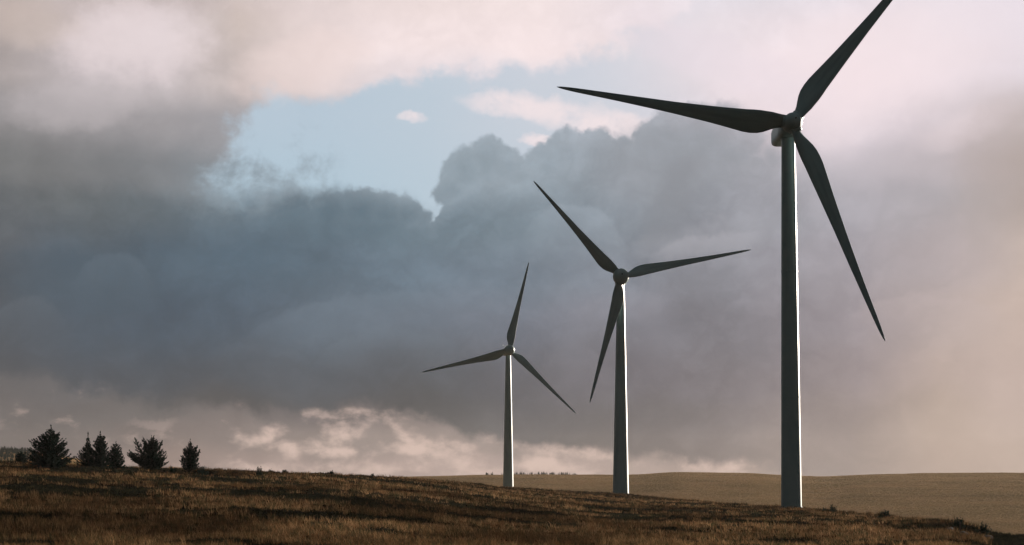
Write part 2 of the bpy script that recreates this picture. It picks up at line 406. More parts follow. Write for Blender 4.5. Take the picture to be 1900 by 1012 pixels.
cols_dense = np.arange(-500, 2400, 7.0)
az_list = np.concatenate([np.linspace(-math.pi, math.atan(-1450 / F) - 0.02, 60), np.arctan((cols_dense - 950) / F), np.linspace(math.atan(1450 / F) + 0.02, math.pi, 60)])
rad = [0.0]
rad += list(np.geomspace(2, 45, 24)) + list(np.geomspace(45.4, 460, 420)) + list(np.geomspace(466, 1700, 150)) + list(np.geomspace(1730, 3500, 14))
rad = np.array(rad)
AA, RR = np.meshgrid(az_list, rad)
GX = RR * np.sin(AA); GY = RR * np.cos(AA); GZ = terrain(GX, GY)
nr, na = GX.shape
ii, jj = np.meshgrid(np.arange(nr - 1), np.arange(na - 1), indexing='ij')
q0 = ii * na + jj
gq = np.stack([q0, q0 + 1, q0 + na + 1, q0 + na], -1).reshape(-1, 4)[:, ::-1]
GV = np.stack([GX, GY, GZ], -1).reshape(-1, 3)

def mat(name):
    m = bpy.data.materials.new(name); m.use_nodes = True
    t = NT(m.node_tree); b = m.node_tree.nodes['Principled BSDF']
    return m, t, b
mg, t, b = mat('moor_ground')
gc = t.node('ShaderNodeNewGeometry').outputs['Position']
n1 = t.noise(gc, 0.06, 6, 0.6); n2 = t.noise(gc, 0.9, 6, 0.6); n3 = t.noise(gc, 0.012, 6, 0.6)
n4 = t.noise(gc, 0.25, 8, 0.65)
mp = t.node('ShaderNodeMapping'); t.put(mp.inputs[0], gc); mp.inputs['Rotation'].default_value = (0, 0, R(-28)); mp.inputs['Scale'].default_value = (0.004, 0.035, 0.0)
n5 = t.noise(mp.outputs[0], 1.0, 6, 0.6, dist=0.8)
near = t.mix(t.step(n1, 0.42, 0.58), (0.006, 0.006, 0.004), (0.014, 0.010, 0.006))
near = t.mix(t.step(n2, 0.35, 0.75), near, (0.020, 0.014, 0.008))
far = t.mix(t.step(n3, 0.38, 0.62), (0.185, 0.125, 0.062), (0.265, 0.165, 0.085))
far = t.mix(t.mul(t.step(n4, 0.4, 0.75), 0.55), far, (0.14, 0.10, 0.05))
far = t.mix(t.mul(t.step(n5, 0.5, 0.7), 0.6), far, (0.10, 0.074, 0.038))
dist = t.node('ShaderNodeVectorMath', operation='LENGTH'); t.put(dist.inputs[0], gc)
# past the near brow, sunlit haze is put into a paler ground colour
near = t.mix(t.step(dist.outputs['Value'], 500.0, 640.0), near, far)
t.put(b.inputs['Base Color'], near); b.inputs['Roughness'].default_value = 1.0; b.inputs['Specular IOR Level'].default_value = 0.0
bp = t.node('ShaderNodeBump'); bp.inputs['Strength'].default_value = 0.9; bp.inputs['Distance'].default_value = 0.35
t.put(bp.inputs['Height'], t.noise(gc, 0.7, 6, 0.65)); t.put(b.inputs['Normal'], bp.outputs[0])
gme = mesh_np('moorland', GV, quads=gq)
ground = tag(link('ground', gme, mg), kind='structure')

# ------------------------------------------------------------------ vegetation material with per-plant tint
def veg_mat(name, transl, rough=0.8):
    m, t, b = mat(name)
    at = t.node('ShaderNodeAttribute', attribute_name='tint')
    t.put(b.inputs['Base Color'], at.outputs['Color']); b.inputs['Roughness'].default_value = rough
    b.inputs['Specular IOR Level'].default_value = 0.0
    tr = t.node('ShaderNodeBsdfTranslucent'); t.put(tr.inputs[0], at.outputs['Color'])
    mx = t.node('ShaderNodeMixShader'); mx.inputs[0].default_value = transl
    out = m.node_tree.nodes['Material Output']
    t.l.new(b.outputs[0], mx.inputs[1]); t.l.new(tr.outputs[0], mx.inputs[2]); t.l.new(mx.outputs[0], out.inputs[0])
    return m
M_grass = veg_mat('moor_grass', 0.32)
M_needle = veg_mat('needles', 0.10)

def blades(px, py, pz, h, wd, tint, nb, spread, lean, rng):
    """nb blades per tuft as two-piece bent strips; arrays in, mesh arrays out"""
    n = len(px)
    th = rng.uniform(0, 2 * math.pi, (n, nb)); rr = spread[:, None] * np.sqrt(rng.uniform(0, 1, (n, nb)))
    bx = px[:, None] + rr * np.cos(th); by = py[:, None] + rr * np.sin(th)
    hh = h[:, None] * rng.uniform(0.55, 1.15, (n, nb))
    la = th + rng.normal(0, 0.7, (n, nb)); ll = hh * lean[:, None] * rng.uniform(0.3, 1.3, (n, nb))
    dx = np.cos(la) * ll - 0.12 * hh; dy = np.sin(la) * ll          # a light wind from the right
    fa = rng.uniform(0, math.pi, (n, nb)); wx = np.cos(fa) * wd[:, None] / 2; wy = np.sin(fa) * wd[:, None] / 2 * 0.6
    bz = np.repeat(pz[:, None], nb, 1) - 0.05
    v0 = np.stack([bx - wx, by - wy, bz], -1); v1 = np.stack([bx + wx, by + wy, bz], -1)
    mx_ = bx + dx * 0.35; my_ = by + dy * 0.35; mz = bz + hh * 0.6
    v2 = np.stack([mx_ + wx * .7, my_ + wy * .7, mz], -1); v3 = np.stack([mx_ - wx * .7, my_ - wy * .7, mz], -1)
    v4 = np.stack([bx + dx, by + dy, bz + hh], -1)
    V = np.stack([v0, v1, v2, v3, v4], 2).reshape(-1, 3)
    k = np.arange(n * nb) * 5
    Q = np.stack([k, k + 1, k + 2, k + 3], -1); TR = np.stack([k + 3, k + 2, k + 4], -1)
    tc = tint[:, None, :] * rng.uniform(0.7, 1.3, (n, nb, 1))
    C = np.repeat(tc.reshape(-1, 3), 5, 0)
    return V, TR, Q, C
def veg_object(name, chunks, material, parent=None):
    Vs = []; Ts = []; Qs = []; Cs = []; off = 0
    for V, TR, Q, C in chunks:
        Vs.append(V); Cs.append(C)
        if TR is not None and len(TR): Ts.append(TR + off)
        if Q is not None and len(Q): Qs.append(Q + off)
        off += len(V)
    me = mesh_np(name, np.concatenate(Vs), np.concatenate(Ts) if Ts else None, np.concatenate(Qs) if Qs else None)
    ca = me.color_attributes.new('tint', 'FLOAT_COLOR', 'POINT')
    C = np.concatenate(Cs); C4 = np.concatenate([C, np.ones((len(C), 1))], 1).astype(np.float32)
    ca.data.foreach_set('color', C4.ravel())
    return link(name, me, material, parent, smooth=False)

rng = np.random.default_rng(7)
def patch_noise(X, Y): return 0.6 * fbm(X / 17, Y / 10, 41, 4) + 0.4 * fbm(X / 4.0, Y / 3.0, 55, 3)
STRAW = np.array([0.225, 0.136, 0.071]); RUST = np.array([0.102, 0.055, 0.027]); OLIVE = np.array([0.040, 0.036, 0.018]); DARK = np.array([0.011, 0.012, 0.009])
def scatter(n, y0, y1, c0=-260, c1=2150, beyond=14):
    # even in screen columns, log-even in distance
    col = rng.uniform(c0, c1, n); Y = np.exp(rng.uniform(math.log(y0), math.log(y1), n))
    Dc = np.interp(col, CRX, CRD); ok = Y < Dc + beyond
    col = col[ok]; Y = Y[ok]; X = (col - 950) / F * Y
    return X, Y, Dc[ok]
chunks = []
for (n, y0, y1, nb) in [(60000, 42, 95, 9), (90000, 95, 450, 7)]:
    X, Y, Dc = scatter(n, y0, y1)
    p = patch_noise(X, Y)
    Z = terrain(X, Y)
    colx = 950 + F * X / Y
    dark_tufts = (p < 0.465) | (colx > 1838)  # heather patches by noise; past the hill end every tuft forced dark
    u = rng.uniform(0, 1, len(X))[:, None]
    q = fbm(X / 8, Y / 8, 77, 3)[:, None]
    g = np.where(u < 0.20 + 0.5 * (q - 0.45), STRAW, np.where(u < 0.66, RUST, OLIVE))
    tint = np.where(dark_tufts[:, None], np.where(u < 0.8, DARK, OLIVE * 0.8), g)
    sp_ = fbm(X / 11, Y / 22, 101, 4)[:, None]; tint = tint * np.clip(1 + 3.0 * (sp_ - 0.52), 0.45, 1.4)
    h = np.where(dark_tufts, rng.uniform(0.16, 0.34, len(X)), rng.uniform(0.22, 0.55, len(X))) * (0.8 + 0.5 * q[:, 0])
    wd = np.where(dark_tufts, 0.055, 0.026) * np.clip(Y / 85, 0.8, 2.6)
    spread = np.where(dark_tufts, 0.32, 0.20) * np.clip(Y / 100, 0.9, 1.8)
    lean = np.where(dark_tufts, 0.9, 0.5) * np.ones(len(X))
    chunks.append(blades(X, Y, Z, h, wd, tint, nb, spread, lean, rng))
# coarser tussocks on the far hill, tint paled for the same haze
n = 110000
col = rng.uniform(700, 2100, n); Y = np.exp(rng.uniform(math.log(590), math.log(1510), n)); X = (col - 950) / F * Y
Z = terrain(X, Y); q = fbm(X / 60, Y / 60, 91, 4)[:, None]
u = rng.uniform(0, 1, n)[:, None]
tint = np.where(u < 0.35 + 0.8 * (q - 0.5), np.array([0.285, 0.195, 0.112]), np.where(u < 0.75, np.array([0.25, 0.17, 0.095]), np.array([0.205, 0.145, 0.08])))
chunks.append(blades(X, Y, Z, rng.uniform(0.12, 0.34, n), np.full(n, 0.6), tint, 3, np.full(n, 0.6), np.full(n, 0.6), rng))
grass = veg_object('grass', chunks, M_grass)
tag(grass, 'rust brown and straw coloured moor grass mixed with dark heather over the near hillside, tinted paler on the far hill for its sunlit haze', 'grass', kind='stuff')

# ------------------------------------------------------------------ turbines
mp_, t, b = mat('turbine_paint')
oc = t.node('ShaderNodeTexCoord').outputs['Object']
n = t.noise(oc, 0.35, 5, 0.6)
mpp = t.node('ShaderNodeMapping'); t.put(mpp.inputs[0], oc); mpp.inputs['Scale'].default_value = (3.0, 3.0, 0.05)
st = t.noise(mpp.outputs[0], 1.0, 4, 0.6)
bc = t.mix(t.mul(t.step(n, 0.4, 0.7), 0.5), (0.27, 0.38, 0.39), (0.23, 0.33, 0.34))
bc = t.mix(t.mul(t.step(st, 0.5, 0.75), 0.35), bc, (0.19, 0.26, 0.26))
t.put(b.inputs['Base Color'], bc); b.inputs['Roughness'].default_value = 0.42
b.inputs['Coat Weight'].default_value = 0.25; b.inputs['Coat Roughness'].default_value = 0.3
M_paint = mp_
mb, t, b = mat('blade_gelcoat')
oc = t.node('ShaderNodeTexCoord').outputs['Object']
mpp = t.node('ShaderNodeMapping'); t.put(mpp.inputs[0], oc); mpp.inputs['Scale'].default_value = (1.2, 1.2, 0.12)
st = t.noise(mpp.outputs[0], 1.0, 5, 0.6)
t.put(b.inputs['Base Color'], t.mix(t.step(st, 0.35, 0.7), (0.20, 0.30, 0.31), (0.16, 0.235, 0.245))); b.inputs['Roughness'].default_value = 0.38
M_blade = mb
md, t, b = mat('dark_rubber'); b.inputs['Base Color'].default_value = (0.03, 0.03, 0.03, 1); b.inputs['Roughness'].default_value = 0.7
M_dark = md

def lathe(profile, seg=64):
    """profile [(r, z)] about Z"""
    V = []; Q = []
    for r, z in profile:
        for k in range(seg):
            a = 2 * math.pi * k / seg; V.append((r * math.cos(a), r * math.sin(a), z))
    for i in range(len(profile) - 1):
        for k in range(seg):
            Q.append((i * seg + k, i * seg + (k + 1) % seg, (i + 1) * seg + (k + 1) % seg, (i + 1) * seg + k))
    return np.array(V), np.array(Q)

def tower_mesh(h, r0, r1):
    prof = []
    joints = [0.30, 0.64]
    def rad_(s): return r0 + (r1 - r0) * s
    prof.append((r0 + 0.12, -0.6)); prof.append((r0 + 0.12, 0.25)); prof.append((rad_(0.005), 0.25))
    for jn in joints:
        s = jn
        prof += [(rad_(s), h * s - 0.6), (rad_(s), h * s - 0.12), (rad_(s) + 0.035, h * s - 0.10), (rad_(s) + 0.035, h * s + 0.10), (rad_(s), h * s + 0.12), (rad_(s), h * s + 0.6)]
    prof += [(r1, h - 0.30), (r1, h - 0.25), (r1 + 0.1, h - 0.22), (r1 + 0.1, h), (0.01, h)]
    V, Q = lathe(prof, 72)
    me = mesh_np('tower', V, quads=Q)
    me.polygons.foreach_set('use_smooth', [True] * len(me.polygons)); me.set_sharp_from_angle(angle=R(35))
    return me

def superbox(L0, L1, w, ht, fn, n=36, m=26, p=4.5):
    """rounded-rectangle sections from y=L0 to y=L1; fn(s)->(width scale, height scale, z offset)"""
    V = []; Q = []
    for i in range(m + 1):
        s = i / m; y = L0 + (L1 - L0) * s; sw, sh, dz = fn(s)
        for k in range(n):
            a = 2 * math.pi * k / n; ca, sa = math.cos(a), math.sin(a)
            d = (abs(ca) ** p + abs(sa) ** p) ** (-1 / p)
            V.append((ca * d * w / 2 * sw, y, sa * d * ht / 2 * sh + dz))
    for i in range(m):
        for k in range(n):
            Q.append((i * n + k, i * n + (k + 1) % n, (i + 1) * n + (k + 1) % n, (i + 1) * n + k))
    V.append((0, L0, fn(0)[2])); V.append((0, L1, fn(1)[2]))
    c0, c1 = len(V) - 2, len(V) - 1; TR = []
    for k in range(n):
        TR.append((c0, (k + 1) % n, k)); TR.append((c1, m * n + k, m * n + (k + 1) % n))
    return mesh_np('shell', np.array(V), np.array(TR), np.array(Q))

RB = 39.6       # rotor radius
def blade_mesh():
    """radial axis +Z, leading edge +X, upwind -Y"""
    rs = [0.022, 0.035, 0.05, 0.07, 0.09, 0.115, 0.14, 0.17, 0.20, 0.24, 0.29, 0.35, 0.42, 0.50, 0.58, 0.66, 0.74, 0.82, 0.89, 0.94, 0.97, 0.985, 0.995, 1.0]
    CH = [(0.022, 1.75), (0.05, 1.85), (0.07, 2.25), (0.10, 3.1), (0.135, 3.68), (0.17, 3.78), (0.21, 3.6), (0.27, 3.15), (0.36, 2.6), (0.52, 1.85), (0.77, 1.10), (0.90, 0.78), (0.955, 0.58), (0.985, 0.32), (1.0, 0.06)]
    TH = [(0.022, 1.0), (0.05, 0.98), (0.10, 0.55), (0.17, 0.36), (0.3, 0.25), (0.6, 0.20), (1.0, 0.16)]
    TW = [(0.022, 20), (0.17, 17), (0.3, 11), (0.5, 6), (0.8, 2), (1.0, 0)]
    RD = [(0.022, 1.0), (0.05, 1.0), (0.10, 0.45), (0.16, 0.0), (1.0, 0.0)]
    LE = [(0.022, 0.5), (0.05, 0.5), (0.12, 0.34), (0.2, 0.29), (0.5, 0.30), (1.0, 0.45)]
    itp = lambda tb, r: float(np.interp(r, [q[0] for q in tb], [q[1] for q in tb]))
    n = 40; V = []; Q = []
    for r in rs:
        c = itp(CH, r); th = itp(TH, r); tw = R(itp(TW, r) + 3); rd = itp(RD, r); le = itp(LE, r)
        pre = -1.1 * r * r                               # tips bent upwind
        for k in range(n):
            a = 2 * math.pi * k / n
            xc = 0.5 + 0.5 * math.cos(a)                 # 0 TE? 1 LE
            xx = 1 - xc                                  # 0 at leading edge
            half = 5 * th * (0.2969 * math.sqrt(max(xx, 0)) - 0.1260 * xx - 0.3516 * xx ** 2 + 0.2843 * xx ** 3 - 0.1015 * xx ** 4)
            yy = half * (1 if math.sin(a) >= 0 else -0.75)
            ci = 0.5 * math.sin(a) * th
            y_ = (rd * ci + (1 - rd) * yy) * c
            x_ = (le - xx) * c
            ct, s_ = math.cos(tw), math.sin(tw)
            V.append((x_ * ct - y_ * s_ , (x_ * -s_ * -1) * -1 + y_ * ct + pre, r * RB))
    m = len(rs)
    for i in range(m - 1):
        for k in range(n):
            Q.append((i * n + k, i * n + (k + 1) % n, (i + 1) * n + (k + 1) % n, (i + 1) * n + k))
    V.append((0, 0, rs[0] * RB)); c0 = len(V) - 1
    V.append((0, -1.1, RB)); c1 = len(V) - 1
    TR = [(c0, (k + 1) % n, k) for k in range(n)] + [(c1, (m - 1) * n + k, (m - 1) * n + (k + 1) % n) for k in range(n)]
    return mesh_np('blade', np.array(V), np.array(TR), np.array(Q))
BLADE = blade_mesh()
def collar_mesh():
    V, Q = lathe([(0.98, 0.55), (1.04, 0.60), (1.04, 1.15), (0.90, 1.18)], 40)
    return mesh_np('blade_collar', V, quads=Q)
COLLAR = collar_mesh()
def hub_mesh():
    # spinner: dome pointing -Y, made as a lathe then swung round
    prof = [(0.01, 1.95), (0.35, 1.93), (0.75, 1.78), (1.1, 1.5), (1.38, 1.1), (1.55, 0.6), (1.62, 0.0), (1.60, -0.6), (1.50, -1.0), (1.3, -1.15), (0.01, -1.15)]
    V, Q = lathe(prof, 56)
    V = np.stack([V[:, 0], -V[:, 2], V[:, 1]], -1)
    return mesh_np('hub', V, quads=Q)
HUB = hub_mesh()
def port_mesh():
    V, Q = lathe([(0.14, 0.0), (0.14, 0.06), (0.005, 0.06)], 20)
    V = np.stack([V[:, 0], -V[:, 2], V[:, 1]], -1)
    return mesh_np('access_port', V, quads=Q)
PORT = port_mesh()
def nac_fn(s):
    w_ = np.interp(s, [0, 0.02, 0.06, 0.2, 0.8, 0.93, 0.98, 1.0], [0.70, 0.80, 0.88, 1.0, 0.98, 0.93, 0.84, 0.72])
    h_ = np.interp(s, [0, 0.02, 0.06, 0.2, 0.8, 0.93, 0.98, 1.0], [0.72, 0.80, 0.88, 1.0, 0.96, 0.88, 0.78, 0.66])
    return w_, h_, np.interp(s, [0, 1], [0, 0.15])
def turbine(name_loc, hub_z, r0, r1, angles, label, yaw=0.0, hs=1.0, leanx=0.0):
    x, y = name_loc
    z = tz(x, y) - 0.1
    root = empty('wind_turbine', (x, y, z)); root.rotation_euler = (0, R(leanx), R(yaw))
    tag(root, label, 'wind turbine', 'wind turbines standing in a row on the moor')
    H = hub_z - z
    tw_o = link('tower', tower_mesh(H - 1.75, r0, r1), M_paint, root)
    nac = link('nacelle', superbox(-2.1, 7.6, 3.5, 3.5, nac_fn), M_paint, root)
    nac.location = (0, 0, H - 0.05)
    # wind sensor mast at the back of the nacelle roof
    bm = bmesh.new()
    def cyl(p0, p1, r):
        p0 = Vector(p0); p1 = Vector(p1); d = p1 - p0
        res = bmesh.ops.create_cone(bm, cap_ends=True, segments=8, radius1=r, radius2=r, depth=d.length)
        q = d.to_track_quat('Z', 'Y').to_matrix().to_4x4(); q.translation = (p0 + p1) / 2
        bmesh.ops.transform(bm, matrix=q, verts=res['verts'])
    cyl((0, 0, 0), (0, 0, 1.3), 0.05); cyl((-0.9, 0, 1.0), (0.9, 0, 1.0), 0.045)
    for sx in (-0.9, 0.9):
        cyl((sx, 0, 1.0), (sx, 0, 1.35), 0.035)
        rs_ = bmesh.ops.create_uvsphere(bm, u_segments=10, v_segments=6, radius=0.2)
        bmesh.ops.translate(bm, vec=(sx, 0, 1.45), verts=rs_['verts'])
    me = bpy.data.meshes.new('wind_sensor'); bm.to_mesh(me); bm.free()
    ws = link('wind_sensor', me, M_paint, nac); ws.location = (-0.5, 6.2, 1.72)
    tilt = R(-4)
    hub = link('hub', HUB, M_paint, root); hub.location = (0, -3.6, H + 0.1); hub.rotation_euler = (tilt, 0, 0); hub.scale = (hs, 0.6 + 0.4 * hs, hs)
    pt = link('access_port', PORT, M_dark, hub); pt.location = (0.22, -1.9, 0.18)
    for th in angles:
        bl = link('blade', BLADE, M_blade, root)
        Mx = Matrix.Translation((0, -3.6, H + 0.1)) @ Matrix.Rotation(tilt, 4, 'X') @ Matrix.Rotation(R(90 - th), 4, 'Y')
        bl.matrix_local = Mx
        co = link('blade_collar', COLLAR, M_paint, bl); co.location = (0, 0, 0.55)
    return root
def place(col, Y): return ((col - 950) / F * Y, Y)
TD = [240.0, 432.0, 617.0]
def hz(row, d): return (HOR - row) / F * (d - 3.6)
turbine(place(1468.5, TD[0]), hz(229, TD[0]), 1.72, 1.14, (171.2, 51.2, 290.9), 'nearest and tallest wind turbine, at the right, one blade cut off by the top edge', leanx=-0.5)
turbine(place(1151.8, TD[1]), hz(514, TD[1]), 2.45, 1.10, (132.0, 11.0, 256.3), 'middle wind turbine, one blade hanging down across the left edge of its own tower', yaw=-3.5, hs=1.52)
turbine(place(943, TD[2]), hz(650.5, TD[2]), 2.40, 1.10, (77.2, 195.0, 316.3), 'farthest and smallest wind turbine, left of the other two, one blade pointing almost straight up', yaw=9, hs=1.42)

# ------------------------------------------------------------------ trees
mt, t, b = mat('bark'); b.inputs['Base Color'].default_value = (0.05, 0.035, 0.025, 1); b.inputs['Roughness'].default_value = 0.95
oc = t.node('ShaderNodeTexCoord').outputs['Object']
t.put(b.inputs['Base Color'], t.mix(t.noise(oc, 6, 5, 0.6), (0.03, 0.022, 0.016), (0.075, 0.055, 0.04)))
M_bark = mt
def tube(pts, rads, seg=7):
    V = []; Q = []
    for (p, r) in zip(pts, rads):
        for k in range(seg):
            a = 2 * math.pi * k / seg; V.append((p[0] + r * math.cos(a), p[1] + r * math.sin(a), p[2]))
    for i in range(len(pts) - 1):
        for k in range(seg): Q.append((i * seg + k, i * seg + (k + 1) % seg, (i + 1) * seg + (k + 1) % seg, (i + 1) * seg + k))
    return np.array(V, float), np.array(Q)
NEEDLE = np.array([0.016, 0.030, 0.024])
def sprays(branches, rnd, size=0.22, dens=26):
    """branches: (start, direction, length, width) -> needle sprays as small pointed faces round each branch"""
    V = []; TR = []; C = []
    for st, dr, ln, wd in branches:
        st = np.array(st, float); dr = np.array(dr, float); dr /= np.linalg.norm(dr)
        side = np.cross(dr, (0, 0, 1)); side /= (np.linalg.norm(side) + 1e-6); up = np.cross(side, dr)
        nn = max(8, int(ln * dens)); shade = rnd.uniform(0.75, 1.3)
        for k in range(nn):
            s = rnd.random() ** 0.75
            curve = dr * ln * s + np.array((0, 0, 1)) * ln * 0.14 * s * s
            p = st + curve
            a = rnd.choice((-1, 1)); w_ = wd * (1 - 0.72 * s) * rnd.uniform(0.35, 1.0)
            tipd = side * a * rnd.uniform(0.3, 1) + dr * rnd.uniform(0.4, 1.1) + up * rnd.uniform(-0.75, 0.35)
            tipd /= np.linalg.norm(tipd)
            q = p + tipd * max(w_, size)
            per = np.cross(tipd, up * rnd.uniform(-1, 1) + side * rnd.uniform(-1, 1)); per /= (np.linalg.norm(per) + 1e-6)
            hw = size * rnd.uniform(0.22, 0.42)
            m_ = p + (q - p) * 0.45
            i = len(V); V += [p, m_ + per * hw, q, m_ - per * hw]; TR += [(i, i + 1, i + 2), (i, i + 2, i + 3)]
            col = NEEDLE * shade * rnd.uniform(0.75, 1.25); C += [col] * 4
    return np.array(V), np.array(TR), None, np.array(C)
def y_for(col, row, ymax):
    ys = np.arange(110.0, ymax, 1.0); xs = (col - 950) / F * ys
    rows = HOR - F * terrain(xs, ys, False) / ys
    i = np.argmin(np.abs(rows - row)); return float(ys[i])
def conifer(col, Y, top_row, base_row, half_l, half_r, label, seed, leaders=(), extra=(), full=1.0, up0=0.25, leader=0.10, name='spruce_tree', group='dark conifers on the brow of the hill'):
    """half_l / half_r: half widths in metres as [(height fraction, width)]"""
    rnd = random.Random(seed)
    Y0 = Y; Y = y_for(col, base_row, Y); fs = 1.26 * Y / Y0
    half_l = [(a_, b_ * fs) for a_, b_ in half_l]; half_r = [(a_, b_ * fs) for a_, b_ in half_r]
    extra = [(a_ * fs, b_, c_ * fs / 1.26, d_, e_) for a_, b_, c_, d_, e_ in extra]
    x, y = place(col, Y); zb = tz(x, y) - 0.15
    h = (HOR - top_row) / F * Y - zb
    h *= 0.965
    root = empty(name, (x, y, zb)); tag(root, label, 'conifer tree', group)
    lean = rnd.uniform(-0.02, 0.02)
    pts = [(0.06 * math.sin(3 * s + seed) * h * 0.06 + lean * h * s, 0, h * s) for s in np.linspace(0, 0.985, 9)]
    rads = [0.022 * h * (1 - s) + 0.012 for s in np.linspace(0, 1, 9)]
    V, Q = tube(pts, rads)
    TV = [V]; TQ = [Q]; off = len(V)
    br = []
    def axis(s): return np.array((np.interp(s, np.linspace(0, .985, 9), [q[0] for q in pts]), 0, h * s))
    nlev = int(h * 5.2 * full) + 6
    for i in range(nlev):
        s = 0.03 + (0.95 - 0.03) * (i + rnd.uniform(-0.3, 0.3)) / nlev
        s = min(max(s, 0.02), 0.97)
        nb = rnd.randint(6, 8) if s < 0.8 else rnd.randint(3, 5)
        a0 = rnd.uniform(0, 6.28)
        for k in range(nb):
            a = a0 + 6.28 * k / nb + rnd.uniform(-0.25, 0.25)
            wl = np.interp(s, [q[0] for q in half_l], [q[1] for q in half_l]); wr = np.interp(s, [q[0] for q in half_r], [q[1] for q in half_r])
            wd = wl + (wr - wl) * (0.5 + 0.5 * math.cos(a))
            ln = wd * rnd.uniform(0.72, 1.08)
            if rnd.random() < 0.10: ln *= 0.6
            if rnd.random() < 0.08: ln *= 1.18
            upk = up0 + 0.75 * s + rnd.uniform(-0.12, 0.12)
            d = (math.cos(a), math.sin(a), upk)
            dl = math.sqrt(1 + upk * upk)
            drop = ln * upk * 0.75                      # so that the tip, not the root, sits at height s
            st_ = axis(max(s - drop / h, 0.01))
            br.append((st_, d, ln * (1 + 0.15 * upk), 0.16 + 0.24 * ln))
    br.append((axis(0.93), (0.02, 0, 1), h * leader, 0.06)); br.append((axis(0.88), (0, 0.02, 1), h * 0.08, 0.08))
    for (dx0, s0, dx1, s1, wd) in extra:                # strong single boughs: from (x, height fraction) to (x, height fraction)
        L_ = math.hypot(dx1 - dx0, h * (s1 - s0))
        for kk in range(3):
            br.append(((dx0, rnd.uniform(-.2, .2), h * s0 - 0.1 * kk), (dx1 - dx0, rnd.uniform(-.1, .1), h * (s1 - s0)), L_ * (1 - .1 * kk), wd * 1.3))
        for kk in range(16):
            q = 0.15 + 0.8 * kk / 16; a = rnd.uniform(0, 6.28)
            br.append(((dx0 + (dx1 - dx0) * q, 0, h * (s0 + (s1 - s0) * q)), ((dx1 - dx0) / L_ * 0.9 + math.cos(a) * .8, math.sin(a) * .9, h * (s1 - s0) / L_ * .9 + rnd.uniform(-.5, .3)), L_ * 0.34 * (1.15 - q), wd * .6))
        P0 = np.array((dx0, 0, h * s0)); P1 = np.array((dx1, 0, h * s1))
        pp = [P0 + (P1 - P0) * q for q in (0, .5, .95)]
        v, q_ = tube(pp, [0.05, 0.035, 0.01]); TV.append(v); TQ.append(q_ + off); off += len(v)
    trunk = link('trunk', mesh_np('trunk', np.concatenate(TV), quads=np.concatenate(TQ)), M_bark, root)
    crown = veg_object('crown', [sprays(br, rnd)], M_needle, root)
    return root
# pixel widths of the photo at this distance, in metres
def pxm(Y): return Y / F
YT = 205.0; k = pxm(YT)
conifer(95, YT, 790, 873, [(0, 42*k), (.2, 36*k), (.4, 30*k), (.6, 31*k), (.72, 20*k), (.85, 11*k), (1, 1*k)],
        [(0, 34*k), (.2, 30*k), (.35, 29*k), (.45, 20*k), (.62, 20*k), (.75, 9*k), (.9, 6*k), (1, 1*k)],
        'largest dark conifer, broad and ragged, leftmost of the tall ones on the hill', 3,
        extra=[(2*k, .66, 15*k, .84, .35), (6*k, .42, 29*k, .61, .42), (6*k, .34, 24*k, .50, .35), (-4*k, .55, -31*k, .66, .32), (-4*k, .7, -17*k, .77, .3)])
conifer(164, 209, 808, 862, [(0, 17*k), (.15, 20*k), (.35, 17*k), (.55, 12*k), (.7, 5*k), (.8, 3*k), (1, .5*k)], [(0, 14*k), (.3, 15*k), (.55, 9*k), (.7, 4*k), (.8, 3*k), (1, .5*k)],
        'conifer with a thin bare spire, at the left side of the clump of three', 8, leader=0.16)
conifer(187, 206, 802, 865, [(0, 15*k), (.25, 20*k), (.5, 16*k), (.7, 11*k), (.85, 6*k), (1, 1*k)], [(0, 15*k), (.3, 15*k), (.6, 12*k), (.8, 8*k), (.9, 6*k), (1, 1*k)],
        'tallest conifer of the clump of three, standing in its middle', 14, extra=[(1*k, .8, 7*k, .9, .25)])
conifer(214, 212, 820, 862, [(0, 14*k), (.5, 15*k), (.8, 9*k), (.93, 6*k), (1, 2*k)], [(0, 15*k), (.3, 17*k), (.6, 13*k), (.85, 9*k), (.95, 5*k), (1, 2*k)],
        'short round-topped conifer at the right side of the clump of three', 22, up0=0.35)
conifer(282, 207, 810, 869, [(0, 34*k), (.2, 38*k), (.35, 30*k), (.5, 22*k), (.75, 17*k), (.9, 12*k), (1, 3*k)], [(0, 22*k), (.2, 24*k), (.45, 22*k), (.6, 16*k), (.8, 13*k), (.92, 6*k), (1, 3*k)],
        'wide many-topped conifer between the clump of three and the slender single tree', 31, up0=0.5,
        extra=[(-8*k, .3, -33*k, .92, .42), (-14*k, .2, -42*k, .56, .3), (-10*k, .2, -40*k, .38, .3), (-4*k, .6, -17*k, .95, .42), (4*k, .55, 19*k, .85, .36), (-2*k, .6, 3*k, 1.0, .4), (2*k, .6, 8*k, .9, .4)])
conifer(353, 208, 816, 869, [(0, 8*k), (.15, 14*k), (.35, 20*k), (.45, 15*k), (.7, 12*k), (.85, 4*k), (1, .6*k)], [(0, 6*k), (.15, 12*k), (.4, 15*k), (.6, 13*k), (.85, 4*k), (1, .6*k)],
        'slender pointed conifer standing alone at the right of the row, short bush at its foot', 40, up0=0.55, full=0.8,
        extra=[(4*k, .35, 18*k, .68, .25), (3*k, .5, 12*k, .8, .22)])
conifer(39, 212, 838, 857, [(0, 8*k), (.5, 8*k), (.9, 5*k), (1, 1*k)], [(0, 8*k), (.5, 8*k), (.9, 5*k), (1, 1*k)],
        'very small dark conifer left of the largest tree, near the picture edge', 45)

